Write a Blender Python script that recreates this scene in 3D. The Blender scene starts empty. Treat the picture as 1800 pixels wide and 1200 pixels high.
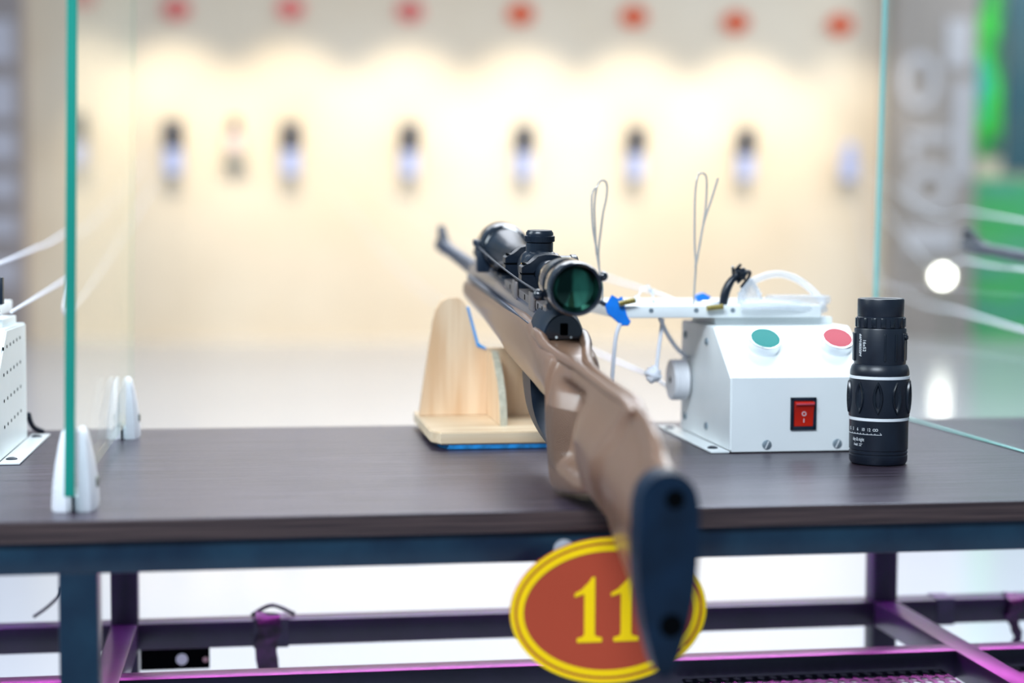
import bpy, bmesh, math, random
from mathutils import Vector, Matrix
random.seed(7)
PI = math.pi
SC = bpy.context.scene
COL = SC.collection

# ------------------------------------------------------------------ camera model (1800 x 1200 frame)
F = 2900.0
ZT = 0.76                                   # height of the bench top
CAM = Vector((0, 0, ZT + 0.208))
dY = Vector((458 - 900, 411 - 600, F)).normalized()
a_ = Vector((1, .004, 0)); dX = (a_ - a_.dot(dY) * dY).normalized()
dZ = dX.cross(dY)
if dZ.y > 0: dZ = -dZ
MR = Matrix((dX, dY, dZ))                   # world = MR @ (right, down, forward)
def ray(u, v): return MR @ Vector(((u - 900) / F, (v - 600) / F, 1))
def P(u, v, y):                             # point of the place seen at (u, v) at distance y down the range
    r = ray(u, v); return CAM + r * ((y - CAM.y) / r.y)

cd = bpy.data.cameras.new('camera'); co = bpy.data.objects.new('camera', cd); COL.objects.link(co)
cd.sensor_width = 36; cd.lens = F / 1800 * 36; cd.clip_start = .05; cd.clip_end = 100
right = MR.col[0]; up = -MR.col[1]; back = -MR.col[2]
mw = Matrix.Identity(4)
for i in range(3):
    mw[i][0] = right[i]; mw[i][1] = up[i]; mw[i][2] = back[i]; mw[i][3] = CAM[i]
co.matrix_world = mw
cd.dof.use_dof = True; cd.dof.focus_distance = 1.475; cd.dof.aperture_fstop = 2.4
SC.camera = co
SC.view_settings.view_transform = 'Standard'; SC.view_settings.look = 'None'
SC.view_settings.gamma = 1; SC.view_settings.exposure = 0.5

# ------------------------------------------------------------------ materials
def mat(name, col, rough=.5, metal=0, var=.0, scale=20, stretch=(1, 1, 1), bump=0, bscale=None, coat=0, trans=0, emit=None, spec=.5, col2=None, alpha=1):
    m = bpy.data.materials.new(name); m.use_nodes = True
    nt = m.node_tree; b = nt.nodes['Principled BSDF']
    b.inputs['Base Color'].default_value = (*col, 1); b.inputs['Roughness'].default_value = rough
    b.inputs['Metallic'].default_value = metal; b.inputs['Coat Weight'].default_value = coat
    b.inputs['Coat Roughness'].default_value = .12
    b.inputs['Transmission Weight'].default_value = trans; b.inputs['Specular IOR Level'].default_value = spec
    b.inputs['Alpha'].default_value = alpha
    tc = nt.nodes.new('ShaderNodeTexCoord'); mp = nt.nodes.new('ShaderNodeMapping')
    mp.inputs['Scale'].default_value = stretch; nt.links.new(tc.outputs['Object'], mp.inputs['Vector'])
    nz = nt.nodes.new('ShaderNodeTexNoise'); nz.inputs['Scale'].default_value = scale; nz.inputs['Detail'].default_value = 5
    nt.links.new(mp.outputs[0], nz.inputs['Vector'])
    cr = nt.nodes.new('ShaderNodeValToRGB')
    c2 = col2 if col2 else tuple(max(0, c * (1 - var)) for c in col)
    c1 = col if col2 else tuple(min(1, c * (1 + var)) for c in col)
    cr.color_ramp.elements[0].position = .35; cr.color_ramp.elements[1].position = .65
    cr.color_ramp.elements[0].color = (*c2, 1); cr.color_ramp.elements[1].color = (*c1, 1)
    nt.links.new(nz.outputs['Fac'], cr.inputs[0]); nt.links.new(cr.outputs[0], b.inputs['Base Color'])
    if bump:
        n2 = nt.nodes.new('ShaderNodeTexNoise'); n2.inputs['Scale'].default_value = bscale or scale * 4
        nt.links.new(mp.outputs[0], n2.inputs['Vector'])
        bp = nt.nodes.new('ShaderNodeBump'); bp.inputs['Strength'].default_value = bump; bp.inputs['Distance'].default_value = .002
        nt.links.new(n2.outputs['Fac'], bp.inputs['Height']); nt.links.new(bp.outputs[0], b.inputs['Normal'])
    if emit:
        b.inputs['Emission Color'].default_value = (*emit[0], 1); b.inputs['Emission Strength'].default_value = emit[1]
    return m
def srgb(r, g, b):
    f = lambda c: (c / 255 / 12.92) if c / 255 <= .04045 else ((c / 255 + .055) / 1.055) ** 2.4
    return (f(r), f(g), f(b))

M = {}
M['top'] = mat('walnut_laminate', (.060, .044, .062), .30, scale=7, stretch=(1.5, 26, 14), bump=.15, bscale=60, col2=(.022, .013, .019))
M['top'].node_tree.nodes['Principled BSDF'].inputs['Specular Tint'].default_value = (.62, .72, 1, 1)  # blue tint puts the cool reflected sheen into the laminate
M['edgeband'] = mat('walnut_edge_band', (.062, .040, .038), .5, scale=10, stretch=(1, 14, 60), col2=(.022, .014, .016), spec=.3)
M['steel'] = mat('dark_painted_steel', (.004, .012, .028), .30, col2=(.010, .034, .060), scale=14, bump=.15, bscale=30, spec=.3)
M['steelp'] = mat('dark_painted_steel_rail', (.016, .010, .036), .34, var=.3, scale=14, bump=.1, bscale=40, spec=.5)
M['steelb'] = mat('worn_painted_steel', (.012, .016, .030), .34, var=.3, scale=10)
M['stock'] = mat('brown_stock', (.205, .116, .074), .29, coat=.12, scale=7, stretch=(1, .35, 1), col2=(.160, .088, .054), bump=.05, bscale=50)
M['blackp'] = mat('black_plastic', (.004, .012, .026), .42, var=.3, scale=30)
M['blacks'] = mat('satin_black_metal', (.006, .011, .020), .30, var=.2, scale=30, coat=.05, spec=.4)
M['blackg'] = mat('gloss_black', (.005, .008, .014), .12, var=.1, scale=30, coat=.6)
M['blued'] = mat('blued_steel', (.17, .19, .26), .26, metal=.85, var=.25, scale=12, stretch=(4, 1, 4))
M['barrelm'] = mat('barrel_steel', (.045, .058, .090), .36, metal=.4, var=.2, scale=12)
M['railgrey'] = mat('grey_rail_metal', (.20, .175, .17), .42, metal=.4, var=.12, scale=25)
M['rubber'] = mat('navy_black_rubber', (.002, .011, .027), .5, var=.25, scale=40, bump=.1, bscale=200, spec=.15)
M['hole'] = mat('dark_recess', (.001, .0015, .002), .8, spec=.02)
M['dotw'] = mat('white_dot', (.75, .8, .78), .4)
M['gold'] = mat('gold_mark', (.55, .30, .05), .35, metal=.5)
M['pine'] = mat('pine_board', srgb(232, 205, 172), .48, scale=9, stretch=(9, 9, .7), col2=srgb(214, 176, 136), coat=.2)
M['pineh'] = mat('pine_base', srgb(230, 208, 176), .45, scale=9, stretch=(.8, 9, 9), col2=srgb(213, 184, 148), coat=.2)
M['plyedge'] = mat('plywood_edge', srgb(176, 170, 150), .6, scale=60, stretch=(4, 4, 1), var=.15)
M['bluefelt'] = mat('blue_felt', (.01, .20, .50), .9, var=.3, scale=120)
M['bluetape'] = mat('blue_tape', (.0, .19, .75), .45, var=.15, scale=60)
M['bluelining'] = mat('blue_lining', (.03, .30, .72), .5, var=.1, scale=60)
M['whitem'] = mat('white_painted_metal', (.80, .84, .84), .33, var=.03, scale=12)
M['whitep'] = mat('white_plastic', (.80, .81, .84), .35, var=.03, scale=12)
M['chrome'] = mat('chrome', (.75, .77, .8), .16, metal=1, var=.05, scale=20)
M['screwm'] = mat('zinc_screw', (.26, .32, .36), .45, metal=.5, var=.1, scale=60)
M['green'] = mat('green_button', (.0, .21, .195), .5, spec=.2, var=.05, scale=20)
M['redb'] = mat('red_button', (.50, .065, .095), .5, spec=.2, var=.05, scale=20)
M['redsw'] = mat('red_switch', (.58, .020, .008), .22, var=.05, scale=20, coat=.5)
M['mono'] = mat('black_rubber_armour', (.006, .010, .019), .36, var=.15, scale=60)
M['monog'] = mat('black_anodised', (.006, .010, .017), .25, var=.1, scale=60)
M['ringw'] = mat('white_print', (.75, .78, .80), .4)
M['signred'] = mat('sign_brick_red', srgb(164, 64, 40), .5, var=.03, scale=8, spec=.25)
M['signyel'] = mat('sign_yellow', srgb(240, 200, 0), .55, var=.02, scale=8, spec=.2)
M['cord'] = mat('white_cord', (.78, .80, .86), .6)
M['purple'] = mat('purple_rag', (.045, .010, .06), .5, var=.6, scale=60, bump=.4, bscale=90)
M['tapeb'] = mat('dark_tape', (.035, .022, .07), .35, var=.2, scale=40)
M['wallm'] = mat('cream_wall', srgb(240, 226, 202), .7, scale=.7, col2=srgb(230, 212, 184))
M['floor'] = mat('pale_floor', (.68, .69, .72), .15, scale=.35, col2=(.62, .63, .67), bump=.02, bscale=3)
M['banner'] = mat('grey_banner', srgb(172, 160, 156), .6, scale=1.2, col2=srgb(160, 148, 142))
M['bannerw'] = mat('pale_banner_lettering', srgb(206, 202, 208), .6, var=.03, scale=3)
M['tdark'] = mat('target_dark_card', srgb(14, 32, 56), .6, var=.1, scale=6)
M['tblue'] = mat('target_lavender_card', srgb(178, 190, 232), .5, var=.05, scale=6)
M['tgrey'] = mat('target_grey_metal', srgb(150, 150, 140), .5, var=.1, scale=6)
M['tpink'] = mat('pink_card', srgb(225, 200, 200), .6, var=.1, scale=6)
M['sredf'] = mat('far_sign_red', srgb(226, 70, 62), .5, var=.1, scale=6)
M['soran'] = mat('far_sign_orange', srgb(232, 92, 40), .5, var=.1, scale=6)
M['spink'] = mat('far_sign_faded', srgb(240, 130, 120), .5, var=.1, scale=6)
M['sdark'] = mat('far_sign_mark', srgb(150, 30, 30), .5)

def glassmat(name, tint, spec=1.0):
    m = bpy.data.materials.new(name); m.use_nodes = True; nt = m.node_tree; nt.nodes.clear()
    o = nt.nodes.new('ShaderNodeOutputMaterial'); mx = nt.nodes.new('ShaderNodeMixShader')
    t = nt.nodes.new('ShaderNodeBsdfTransparent'); g = nt.nodes.new('ShaderNodeBsdfGlossy'); lw = nt.nodes.new('ShaderNodeLayerWeight'); fr = nt.nodes.new('ShaderNodeMath')
    g.inputs['Roughness'].default_value = .01; g.inputs['Color'].default_value = (spec, spec, spec, 1)
    lw.inputs['Blend'].default_value = .5
    pw = nt.nodes.new('ShaderNodeMath'); pw.operation = 'POWER'; pw.inputs[1].default_value = 4.5; nt.links.new(lw.outputs['Facing'], pw.inputs[0])
    fr.operation = 'MULTIPLY_ADD'; nt.links.new(pw.outputs[0], fr.inputs[0]); fr.inputs[1].default_value = .5; fr.inputs[2].default_value = .03
    n = nt.nodes.new('ShaderNodeTexNoise'); n.inputs['Scale'].default_value = 6
    mixc = nt.nodes.new('ShaderNodeMix'); mixc.data_type = 'RGBA'
    mixc.inputs[6].default_value = (*tint, 1); mixc.inputs[7].default_value = (*[min(1, c * 1.02) for c in tint], 1)
    nt.links.new(n.outputs['Fac'], mixc.inputs[0]); nt.links.new(mixc.outputs[2], t.inputs['Color'])
    nt.links.new(fr.outputs[0], mx.inputs[0]); nt.links.new(t.outputs[0], mx.inputs[1]); nt.links.new(g.outputs[0], mx.inputs[2])
    nt.links.new(mx.outputs[0], o.inputs[0]); return m
M['glass'] = glassmat('clear_glass', (.955, .975, .965))
M['glassedge'] = mat('teal_glass_edge', (.0, .21, .155), .3, var=.1, scale=4, coat=.5)
M['glassedge2'] = mat('pale_glass_edge', (.30, .66, .62), .15, var=.1, scale=4, coat=.5)
M['glassedge3'] = glassmat('clear_glass_rear_edge', (.80, .90, .87))
M['clearp'] = glassmat('clear_plastic', (.93, .95, .98), 1.0)
# milky clear plastic film
def film(name, col, a):
    m = bpy.data.materials.new(name); m.use_nodes = True; nt = m.node_tree; b = nt.nodes['Principled BSDF']
    b.inputs['Base Color'].default_value = (*col, 1); b.inputs['Roughness'].default_value = .08; b.inputs['Alpha'].default_value = a
    b.inputs['Coat Weight'].default_value = .6
    n = nt.nodes.new('ShaderNodeTexNoise'); n.inputs['Scale'].default_value = 90
    bp = nt.nodes.new('ShaderNodeBump'); bp.inputs['Strength'].default_value = .5; bp.inputs['Distance'].default_value = .004
    nt.links.new(n.outputs['Fac'], bp.inputs['Height']); nt.links.new(bp.outputs[0], b.inputs['Normal'])
    return m
M['film'] = film('clear_plastic_film', (.85, .9, .97), .38)
M['wire'] = film('clear_nylon_loop', (.52, .50, .48), .85)

# checkering on the grip: bump, only in its own patch (object space of the stock)
def stock_checkering(m):
    nt = m.node_tree; b = nt.nodes['Principled BSDF']
    tc = nt.nodes.new('ShaderNodeTexCoord'); sp = nt.nodes.new('ShaderNodeSeparateXYZ'); nt.links.new(tc.outputs['Object'], sp.inputs[0])
    def mth(op, a, bb):
        n = nt.nodes.new('ShaderNodeMath'); n.operation = op
        for i, v in enumerate((a, bb)):
            if isinstance(v, (int, float)): n.inputs[i].default_value = v
            else: nt.links.new(v, n.inputs[i])
        return n.outputs[0]
    y, z = sp.outputs['Y'], sp.outputs['Z']
    mask = mth('MULTIPLY', mth('MULTIPLY', mth('GREATER_THAN', y, .290), mth('LESS_THAN', y, .3265)), mth('MULTIPLY', mth('GREATER_THAN', z, .0), mth('LESS_THAN', z, .048)))
    w = mth('SINE', mth('MULTIPLY', mth('ADD', z, mth('MULTIPLY', y, .6)), 3600), 0)
    w2 = mth('SINE', mth('MULTIPLY', mth('SUBTRACT', z, mth('MULTIPLY', y, .6)), 3600), 0)
    h = mth('MULTIPLY', mth('MAXIMUM', w, w2), mask)
    bp = nt.nodes.new('ShaderNodeBump'); bp.inputs['Strength'].default_value = .8; bp.inputs['Distance'].default_value = .0009
    nt.links.new(h, bp.inputs['Height'])
    old = b.inputs['Normal'].links
    if old: nt.links.new(old[0].from_socket, bp.inputs['Normal'])
    nt.links.new(bp.outputs[0], b.inputs['Normal'])
stock_checkering(M['stock'])

# green foliage poster
def foliage():
    m = bpy.data.materials.new('green_poster_print'); m.use_nodes = True; nt = m.node_tree; b = nt.nodes['Principled BSDF']
    b.inputs['Roughness'].default_value = .5
    tc = nt.nodes.new('ShaderNodeTexCoord'); mp = nt.nodes.new('ShaderNodeMapping'); mp.inputs['Scale'].default_value = (1.6, 1, 1.0)
    mp.inputs['Location'].default_value = (3.1, 0, 1.7)
    nz = nt.nodes.new('ShaderNodeTexNoise'); nz.inputs['Scale'].default_value = 1.5; nz.inputs['Detail'].default_value = 3
    nt.links.new(tc.outputs['Object'], mp.inputs[0]); nt.links.new(mp.outputs[0], nz.inputs[0])
    cr = nt.nodes.new('ShaderNodeValToRGB'); e = cr.color_ramp.elements
    e[0].position = .30; e[0].color = (*srgb(0, 60, 80), 1); e[1].position = .72; e[1].color = (*srgb(30, 190, 230), 1)
    for p, c in ((.42, (0, 110, 80)), (.49, (0, 170, 50)), (.56, (10, 235, 40)), (.64, (0, 190, 160))):
        x = e.new(p); x.color = (*srgb(*c), 1)
    nt.links.new(nz.outputs['Fac'], cr.inputs[0]); nt.links.new(cr.outputs[0], b.inputs['Base Color']); return m
M['foliage'] = foliage()

# ------------------------------------------------------------------ mesh helpers
def nb(): return bmesh.new()
def box(bm, x0, x1, y0, y1, z0, z1, bev=0, seg=2, R=None):
    vs = [bm.verts.new((x, y, z)) for x in (x0, x1) for y in (y0, y1) for z in (z0, z1)]
    fs = [(0, 1, 3, 2), (4, 6, 7, 5), (0, 4, 5, 1), (2, 3, 7, 6), (0, 2, 6, 4), (1, 5, 7, 3)]
    F_ = [bm.faces.new([vs[i] for i in f]) for f in fs]
    if bev:
        ed = list({e for f in F_ for e in f.edges})
        r = bmesh.ops.bevel(bm, geom=ed, offset=bev, segments=seg, affect='EDGES', profile=.5)
        vs = list({v for v in vs if v.is_valid} | {v for f in r['faces'] for v in f.verts})
    if R is not None: bmesh.ops.transform(bm, matrix=R, verts=[v for v in vs if v.is_valid])
    return bm
def frame_of(axis):
    axis = Vector(axis).normalized()
    u = axis.orthogonal().normalized(); v = axis.cross(u); return axis, u, v
def lathe(bm, o, axis, prof, n=48, cap=True, u0=None):
    """prof: list of (distance along axis, radius)"""
    o = Vector(o); ax, u, v = frame_of(axis)
    if u0: u = Vector(u0).normalized(); v = ax.cross(u)
    rings = []
    for d, r in prof:
        if r <= 1e-6: rings.append([bm.verts.new(o + ax * d)])
        else: rings.append([bm.verts.new(o + ax * d + (u * math.cos(2 * PI * k / n) + v * math.sin(2 * PI * k / n)) * r) for k in range(n)])
    for a, b in zip(rings, rings[1:]):
        for k in range(n):
            k2 = (k + 1) % n
            if len(a) == 1 and len(b) == 1: continue
            if len(a) == 1: bm.faces.new((a[0], b[k2], b[k]))
            elif len(b) == 1: bm.faces.new((a[k], a[k2], b[0]))
            else: bm.faces.new((a[k], a[k2], b[k2], b[k]))
    if cap:
        for r in (rings[0], rings[-1]):
            if len(r) > 1:
                try: bm.faces.new(r)
                except ValueError: pass
    return bm
def tube(bm, pts, r, n=10, close=False):
    pts = [Vector(p) for p in pts]; rings = []
    rr = r if isinstance(r, (list, tuple)) else [r] * len(pts)
    up_ = None
    for i, p in enumerate(pts):
        t = (pts[min(i + 1, len(pts) - 1)] - pts[max(i - 1, 0)]).normalized()
        if up_ is None: up_ = t.orthogonal().normalized()
        up_ = (up_ - t * up_.dot(t)).normalized(); w = t.cross(up_)
        rings.append([bm.verts.new(p + (up_ * math.cos(2 * PI * k / n) + w * math.sin(2 * PI * k / n)) * rr[i]) for k in range(n)])
    for a, b in zip(rings, rings[1:]):
        for k in range(n): bm.faces.new((a[k], a[(k + 1) % n], b[(k + 1) % n], b[k]))
    bm.faces.new(rings[0]); bm.faces.new(rings[-1])
    return bm
def curve(pts, n=8):
    """Catmull-Rom through pts"""
    pts = [Vector(p) for p in pts]; q = [pts[0] * 2 - pts[1]] + pts + [pts[-1] * 2 - pts[-2]]; out = []
    for i in range(1, len(q) - 2):
        a, b, c, d = q[i - 1:i + 3]
        for k in range(n):
            t = k / n
            out.append(.5 * ((2 * b) + (c - a) * t + (2 * a - 5 * b + 4 * c - d) * t * t + (3 * b - a - 3 * c + d) * t ** 3))
    out.append(pts[-1]); return out
def prism(bm, poly, o, ex, ey, n, thick, bev=0):
    """flat outline poly (a,b) in plane (ex,ey) at o, pushed out by thick along n"""
    o, ex, ey, n = map(Vector, (o, ex, ey, n))
    A = [bm.verts.new(o + ex * a + ey * b) for a, b in poly]; B = [bm.verts.new(o + ex * a + ey * b + n * thick) for a, b in poly]
    f = [bm.faces.new(A), bm.faces.new(B)]
    k = len(poly)
    for i in range(k): f.append(bm.faces.new((A[i], A[(i + 1) % k], B[(i + 1) % k], B[i])))
    if bev:
        bmesh.ops.bevel(bm, geom=list({e for x in f[:2] for e in x.edges}), offset=bev, segments=2, affect='EDGES')
    return bm
def annulus(bm, o, ex, ey, n, a0, b0, a1, b1, thick, seg=72):
    """elliptical ring from (a0,b0) in to (a1,b1)"""
    o, ex, ey, n = map(Vector, (o, ex, ey, n)); R = []
    for (a, b, t) in ((a0, b0, 0), (a0, b0, thick), (a1, b1, thick), (a1, b1, 0)):
        R.append([bm.verts.new(o + ex * a * math.cos(2 * PI * k / seg) + ey * b * math.sin(2 * PI * k / seg) + n * t) for k in range(seg)])
    for i in range(4):
        A, B = R[i], R[(i + 1) % 4]
        for k in range(seg): bm.faces.new((A[k], A[(k + 1) % seg], B[(k + 1) % seg], B[k]))
    return bm

ROOT = {}
def finish(name, bm, m, parent, smooth, local, angle=35):
    bmesh.ops.remove_doubles(bm, verts=bm.verts, dist=1e-7)
    bmesh.ops.recalc_face_normals(bm, faces=bm.faces)
    if parent is not None and not local: bm.transform(ROOT[parent.name])
    me = bpy.data.meshes.new(name); 
    if smooth:
        for f in bm.faces: f.smooth = True
        for e in bm.edges:
            if len(e.link_faces) == 2 and e.calc_face_angle(0) > math.radians(angle): e.smooth = False
    bm.to_mesh(me); bm.free()
    o = bpy.data.objects.new(name, me); COL.objects.link(o)
    for mm in (m if isinstance(m, (list, tuple)) else [m]): me.materials.append(mm)
    if parent is not None:
        o.parent = parent; ROOT[o.name] = ROOT[parent.name]
    return o
def obj(name, bm, m, parent=None, smooth=True, local=False, label=None, angle=35):
    o = finish(name, bm, m, parent, smooth, local, angle)
    if label: o['label'] = label
    return o
def thing(name, label, cat, loc, rot=None, group=None):
    o = bpy.data.objects.new(name, None); COL.objects.link(o); o.empty_display_size = .02
    Mx = Matrix.Translation(Vector(loc)) @ (rot.to_4x4() if rot else Matrix.Identity(4))
    o.matrix_world = Mx; ROOT[o.name] = Mx.inverted()
    o['label'] = label; o['category'] = cat
    if group: o['group'] = group
    return o
def tag(o, label, cat, group=None, kind=None):
    if label: o['label'] = label
    if cat: o['category'] = cat
    if group: o['group'] = group
    if kind: o['kind'] = kind
    return o
def struct(name, bm, m, smooth=False):
    o = finish(name, bm, m, None, smooth, False); o['kind'] = 'structure'; return o
def copy_tree(o, parent=None):
    c = o.copy(); COL.objects.link(c)
    if parent is not None: c.parent = parent
    for ch in list(o.children): copy_tree(ch, c)
    return c

# ------------------------------------------------------------------ the setting
bm = nb(); box(bm, -6, 12, -2.5, 15.3, -.1, 0); struct('floor', bm, M['floor'])
bm = nb(); box(bm, -6, 12, 15.1, 15.3, 0, 4.6); struct('wall_back', bm, M['wallm'])
bm = nb(); box(bm, -2.95, -2.03, 14.82, 15.1, 0, 4.6, .01); struct('trim_1', bm, M['banner'])
bm = nb(); box(bm, 5.86, 6.68, 14.82, 15.1, 0, 4.6, .01); struct('trim_2', bm, M['banner'])

def thick_ring(bm, cx, cz, rx, rz, w, y):
    annulus(bm, (cx, y, cz), (1, 0, 0), (0, 0, 1), (0, -1, 0), rx, rz, rx - w, rz - w, .02, 32)
# pale strokes on the left and right banners (blurred lettering of the photo)
bl = thing('banner_lettering', 'blurred pale lettering running down the grey banner at the left edge', 'lettering', (-2.3, 14.8, 1.0))
y_ = 14.82
for k, (z, h) in enumerate(((2.62, .36), (2.12, .34), (1.72, .26), (1.36, .22), (1.02, .2), (.62, .24))):
    b = nb(); box(b, -2.36, -2.09, y_ - .02, y_, z - h / 2, z + h / 2, .008)
    if k in (1, 3): box(b, -2.5, -2.36, y_ - .02, y_, z - h / 3, z + h / 3, .008)
    obj('letter', b, M['bannerw'], bl, False)
br = thing('banner_lettering', 'blurred pale lettering running down the grey banner behind the glass at right', 'lettering', (6.2, 14.8, 1.0))
def stroke(*b4):
    b = nb(); box(b, b4[0], b4[1], y_ - .02, y_, b4[2], b4[3], .008); return b
b = nb(); thick_ring(b, 6.10, 2.42, .20, .26, .085, y_); obj('letter', b, M['bannerw'], br, False)
obj('letter', stroke(6.36, 6.60, 2.55, 3.0), M['bannerw'], br, False)
obj('letter', stroke(6.45, 6.62, 1.5, 2.42), M['bannerw'], br, False)
b = stroke(6.00, 6.42, 1.86, 1.96); box(b, 6.0, 6.1, y_ - .02, y_, 1.66, 1.9, .008); obj('letter', b, M['bannerw'], br, False)
b = nb(); thick_ring(b, 6.22, 1.42, .24, .22, .10, y_); obj('letter', b, M['bannerw'], br, False)
obj('letter', stroke(6.0, 6.5, .82, 1.06), M['bannerw'], br, False)
# green printed posters to the right of the banner
b = nb(); box(b, 6.72, 7.05, 15.06, 15.099, 1.75, 4.3, .005)
tag(obj('foliage_poster', b, M['foliage'], None, False), 'bright green and cyan printed poster beside the right banner, upper right', 'poster')
b = nb(); box(b, 7.08, 9.5, 15.05, 15.099, 1.6, 4.3, .005)
tag(obj('dark_poster', b, mat('dark_teal_poster', srgb(0, 86, 104), .5, scale=1.2, col2=srgb(60, 96, 104)), None, False), 'dark teal poster at the far upper right behind the glass', 'poster')
b = nb(); box(b, 6.72, 9.5, 15.02, 15.099, .0, 1.52, .01)
tag(obj('green_backdrop', b, mat('green_backdrop_cloth', srgb(50, 200, 70), .6, scale=1.6, stretch=(.5, 1, 3), col2=srgb(70, 165, 150)), None, False), 'green backdrop cloth at floor level behind the right glass screen', 'backdrop')

# far targets and lane signs
TX = [-.762, .272, 1.338, 2.388, 3.434, 4.484, 5.49]
yw = 15.1
def target(x, i):
    t = thing('target_holder', ('dark and lavender shooting target on the cream wall, ' + ['leftmost of the row', 'second from the left', 'third from the left', 'fourth from the left', 'fifth, by the left clear loop', 'sixth, by the right clear loop', 'palest, last on the right'][i]), 'target', (x, yw - .12, 1.55), group='shooting targets on the far wall')
    pale = i == 6
    b = nb(); box(b, x - .075, x + .075, yw - .14, yw - .11, 1.50, 1.74, .005); obj('paper_card', b, M['tblue'], t, False)
    b = nb(); box(b, x - .085, x + .085, yw - .16, yw - .10, 1.72, 1.97, .02) if not pale else box(b, x - .06, x + .06, yw - .16, yw - .1, 1.70, 1.84, .02)
    obj('bullseye_plate', b, M['tdark'] if not pale else M['tblue'], t, False)
    b = nb(); box(b, x - .05, x + .05, yw - .13, yw, 1.47, 1.52, .01); obj('bracket', b, M['tgrey'], t, False)
for i, x in enumerate(TX): target(x, i)
x = -.222
t = thing('hanging_target', 'small pinkish hanging target with a dark top between the two leftmost targets', 'target', (x, yw - .1, 1.5))
b = nb(); box(b, x - .05, x + .05, yw - .14, yw - .10, 1.86, 2.0, .02); obj('dark_top', b, M['tdark'], t, False)
b = nb(); box(b, x - .055, x + .055, yw - .13, yw - .11, 1.7, 1.86, .004); obj('card', b, M['tpink'], t, False)
b = nb(); box(b, x - .10, x + .10, yw - .13, yw, 1.60, 1.68, .02); obj('shelf', b, M['tgrey'], t, False)
SGN = ['faded pink lane sign on the top of the far wall, leftmost', 'faded pink lane sign, second from left along the top of the far wall', 'faded pink lane sign with a red mark, third from left', 'orange red lane sign, fourth from left along the top of the far wall', 'orange red lane sign, fifth from left, above the left clear loop', 'orange lane sign, sixth from left along the top of the far wall', 'orange lane sign nearest the right glass edge, last of the row']
for i, x in enumerate([-.727, .278, 1.348, 2.362, 3.423, 4.396, 5.412]):
    z = 2.955 + (.03 if i in (1, 2, 3, 4) else 0)
    t = thing('lane_sign', SGN[i], 'sign', (x, yw, z), group='lane signs along the far wall')
    b = nb(); annulus(b, (x, yw - .03, z), (1, 0, 0), (0, 0, 1), (0, -1, 0), .125, .095, .001, .001, .02, 32)
    obj('sign_plate', b, [M['spink'], M['spink'], M['spink'], M['soran'], M['soran'], M['soran'], M['soran']][i], t, False)
    b = nb()
    if i == 0: box(b, x - .07, x - .03, yw - .06, yw - .045, z - .03, z + .03, .004); obj('sign_mark', b, M['sdark'], t, False); b = nb(); box(b, x + .05, x + .09, yw - .06, yw - .045, z - .03, z + .03, .004)
    elif i == 2: box(b, x - .08, x + .06, yw - .06, yw - .045, z - .02, z + .01, .004); box(b, x + .03, x + .06, yw - .06, yw - .045, z - .05, z + .06, .004)
    else: box(b, x + .02, x + .07, yw - .06, yw - .045, z - .03, z + .03, .004)
    obj('sign_mark', b, M['sdark'], t, False)

# small flood lamp standing near the far wall
lp = P(1665, 485, 14.5)
t = thing('flood_lamp', 'small glaring lamp glowing white near the foot of the right banner', 'lamp', (lp.x, 14.5, 0))
b = nb(); lathe(b, (lp.x, 14.5, 0), (0, 0, 1), [(0, .14), (.02, .14), (.03, .02), (lp.z - .1, .02)], 24); obj('stand', b, M['tgrey'], t)
b = nb(); lathe(b, (lp.x, 14.62, lp.z), (-.43, -1, 0), [(0, .04), (.03, .09), (.12, .11)], 24); obj('lamp_housing', b, M['tgrey'], t)
b = nb(); lathe(b, (lp.x - .045, 14.50, lp.z), (-.43, -1, 0), [(0, .065), (.02, .063), (.03, .04), (.035, 0)], 24)
obj('lamp_lens', b, mat('lit_lamp_lens', (1, 1, 1), .3, emit=((1, .97, .9), 16)), t)

# ------------------------------------------------------------------ shooting bench
YF, YB = 1.219, 1.79
bench = thing('shooting_bench', 'long dark walnut topped shooting bench with a dark steel frame', 'bench', (.3, 1.5, 0))
b = nb(); box(b, -1.1, 2.0, YF, YB, .7435, ZT, .0012)
o = obj('bench_top', b, [M['top'], M['edgeband']], bench, False)
for p in o.data.polygons:
    if abs(p.normal.y) > .7: p.material_index = 1
def part_box(name, m, parent, *a, bev=.0015, **k):
    b = nb(); box(b, *a, bev=bev); return obj(name, b, M[m], parent, **k)
part_box('front_beam', 'steel', bench, -1.1, 2.0, YF + .004, YF + .032, .7200, .7435)
part_box('back_beam', 'steel', bench, -1.1, 2.0, YB - .035, YB - .007, .7200, .7435)
for x in (-.147, .681): part_box('leg', 'steel', bench, x, x + .028, YF + .0035, YF + .0325, 0, .7205)
for x in (-.158, .681): part_box('leg', 'steelp', bench, x, x + .028, YB - .035, YB - .007, 0, .7205)
part_box('leg', 'steelp', bench, 1.45, 1.478, YB - .035, YB - .007, 0, .7205)
part_box('lower_rail', 'steelp', bench, -1.1, 2.0, YB - .0345, YB - .0075, .529, .557)
part_box('lower_rail', 'steelp', bench, -1.1, 2.0, 1.5335, 1.5615, .529, .557, label='middle lower rail')
for x in (-.158, .681): part_box('cross_rail', 'steelp', bench, x + .0005, x + .0275, YF + .033, YB - .0355, .5295, .5575)
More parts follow.
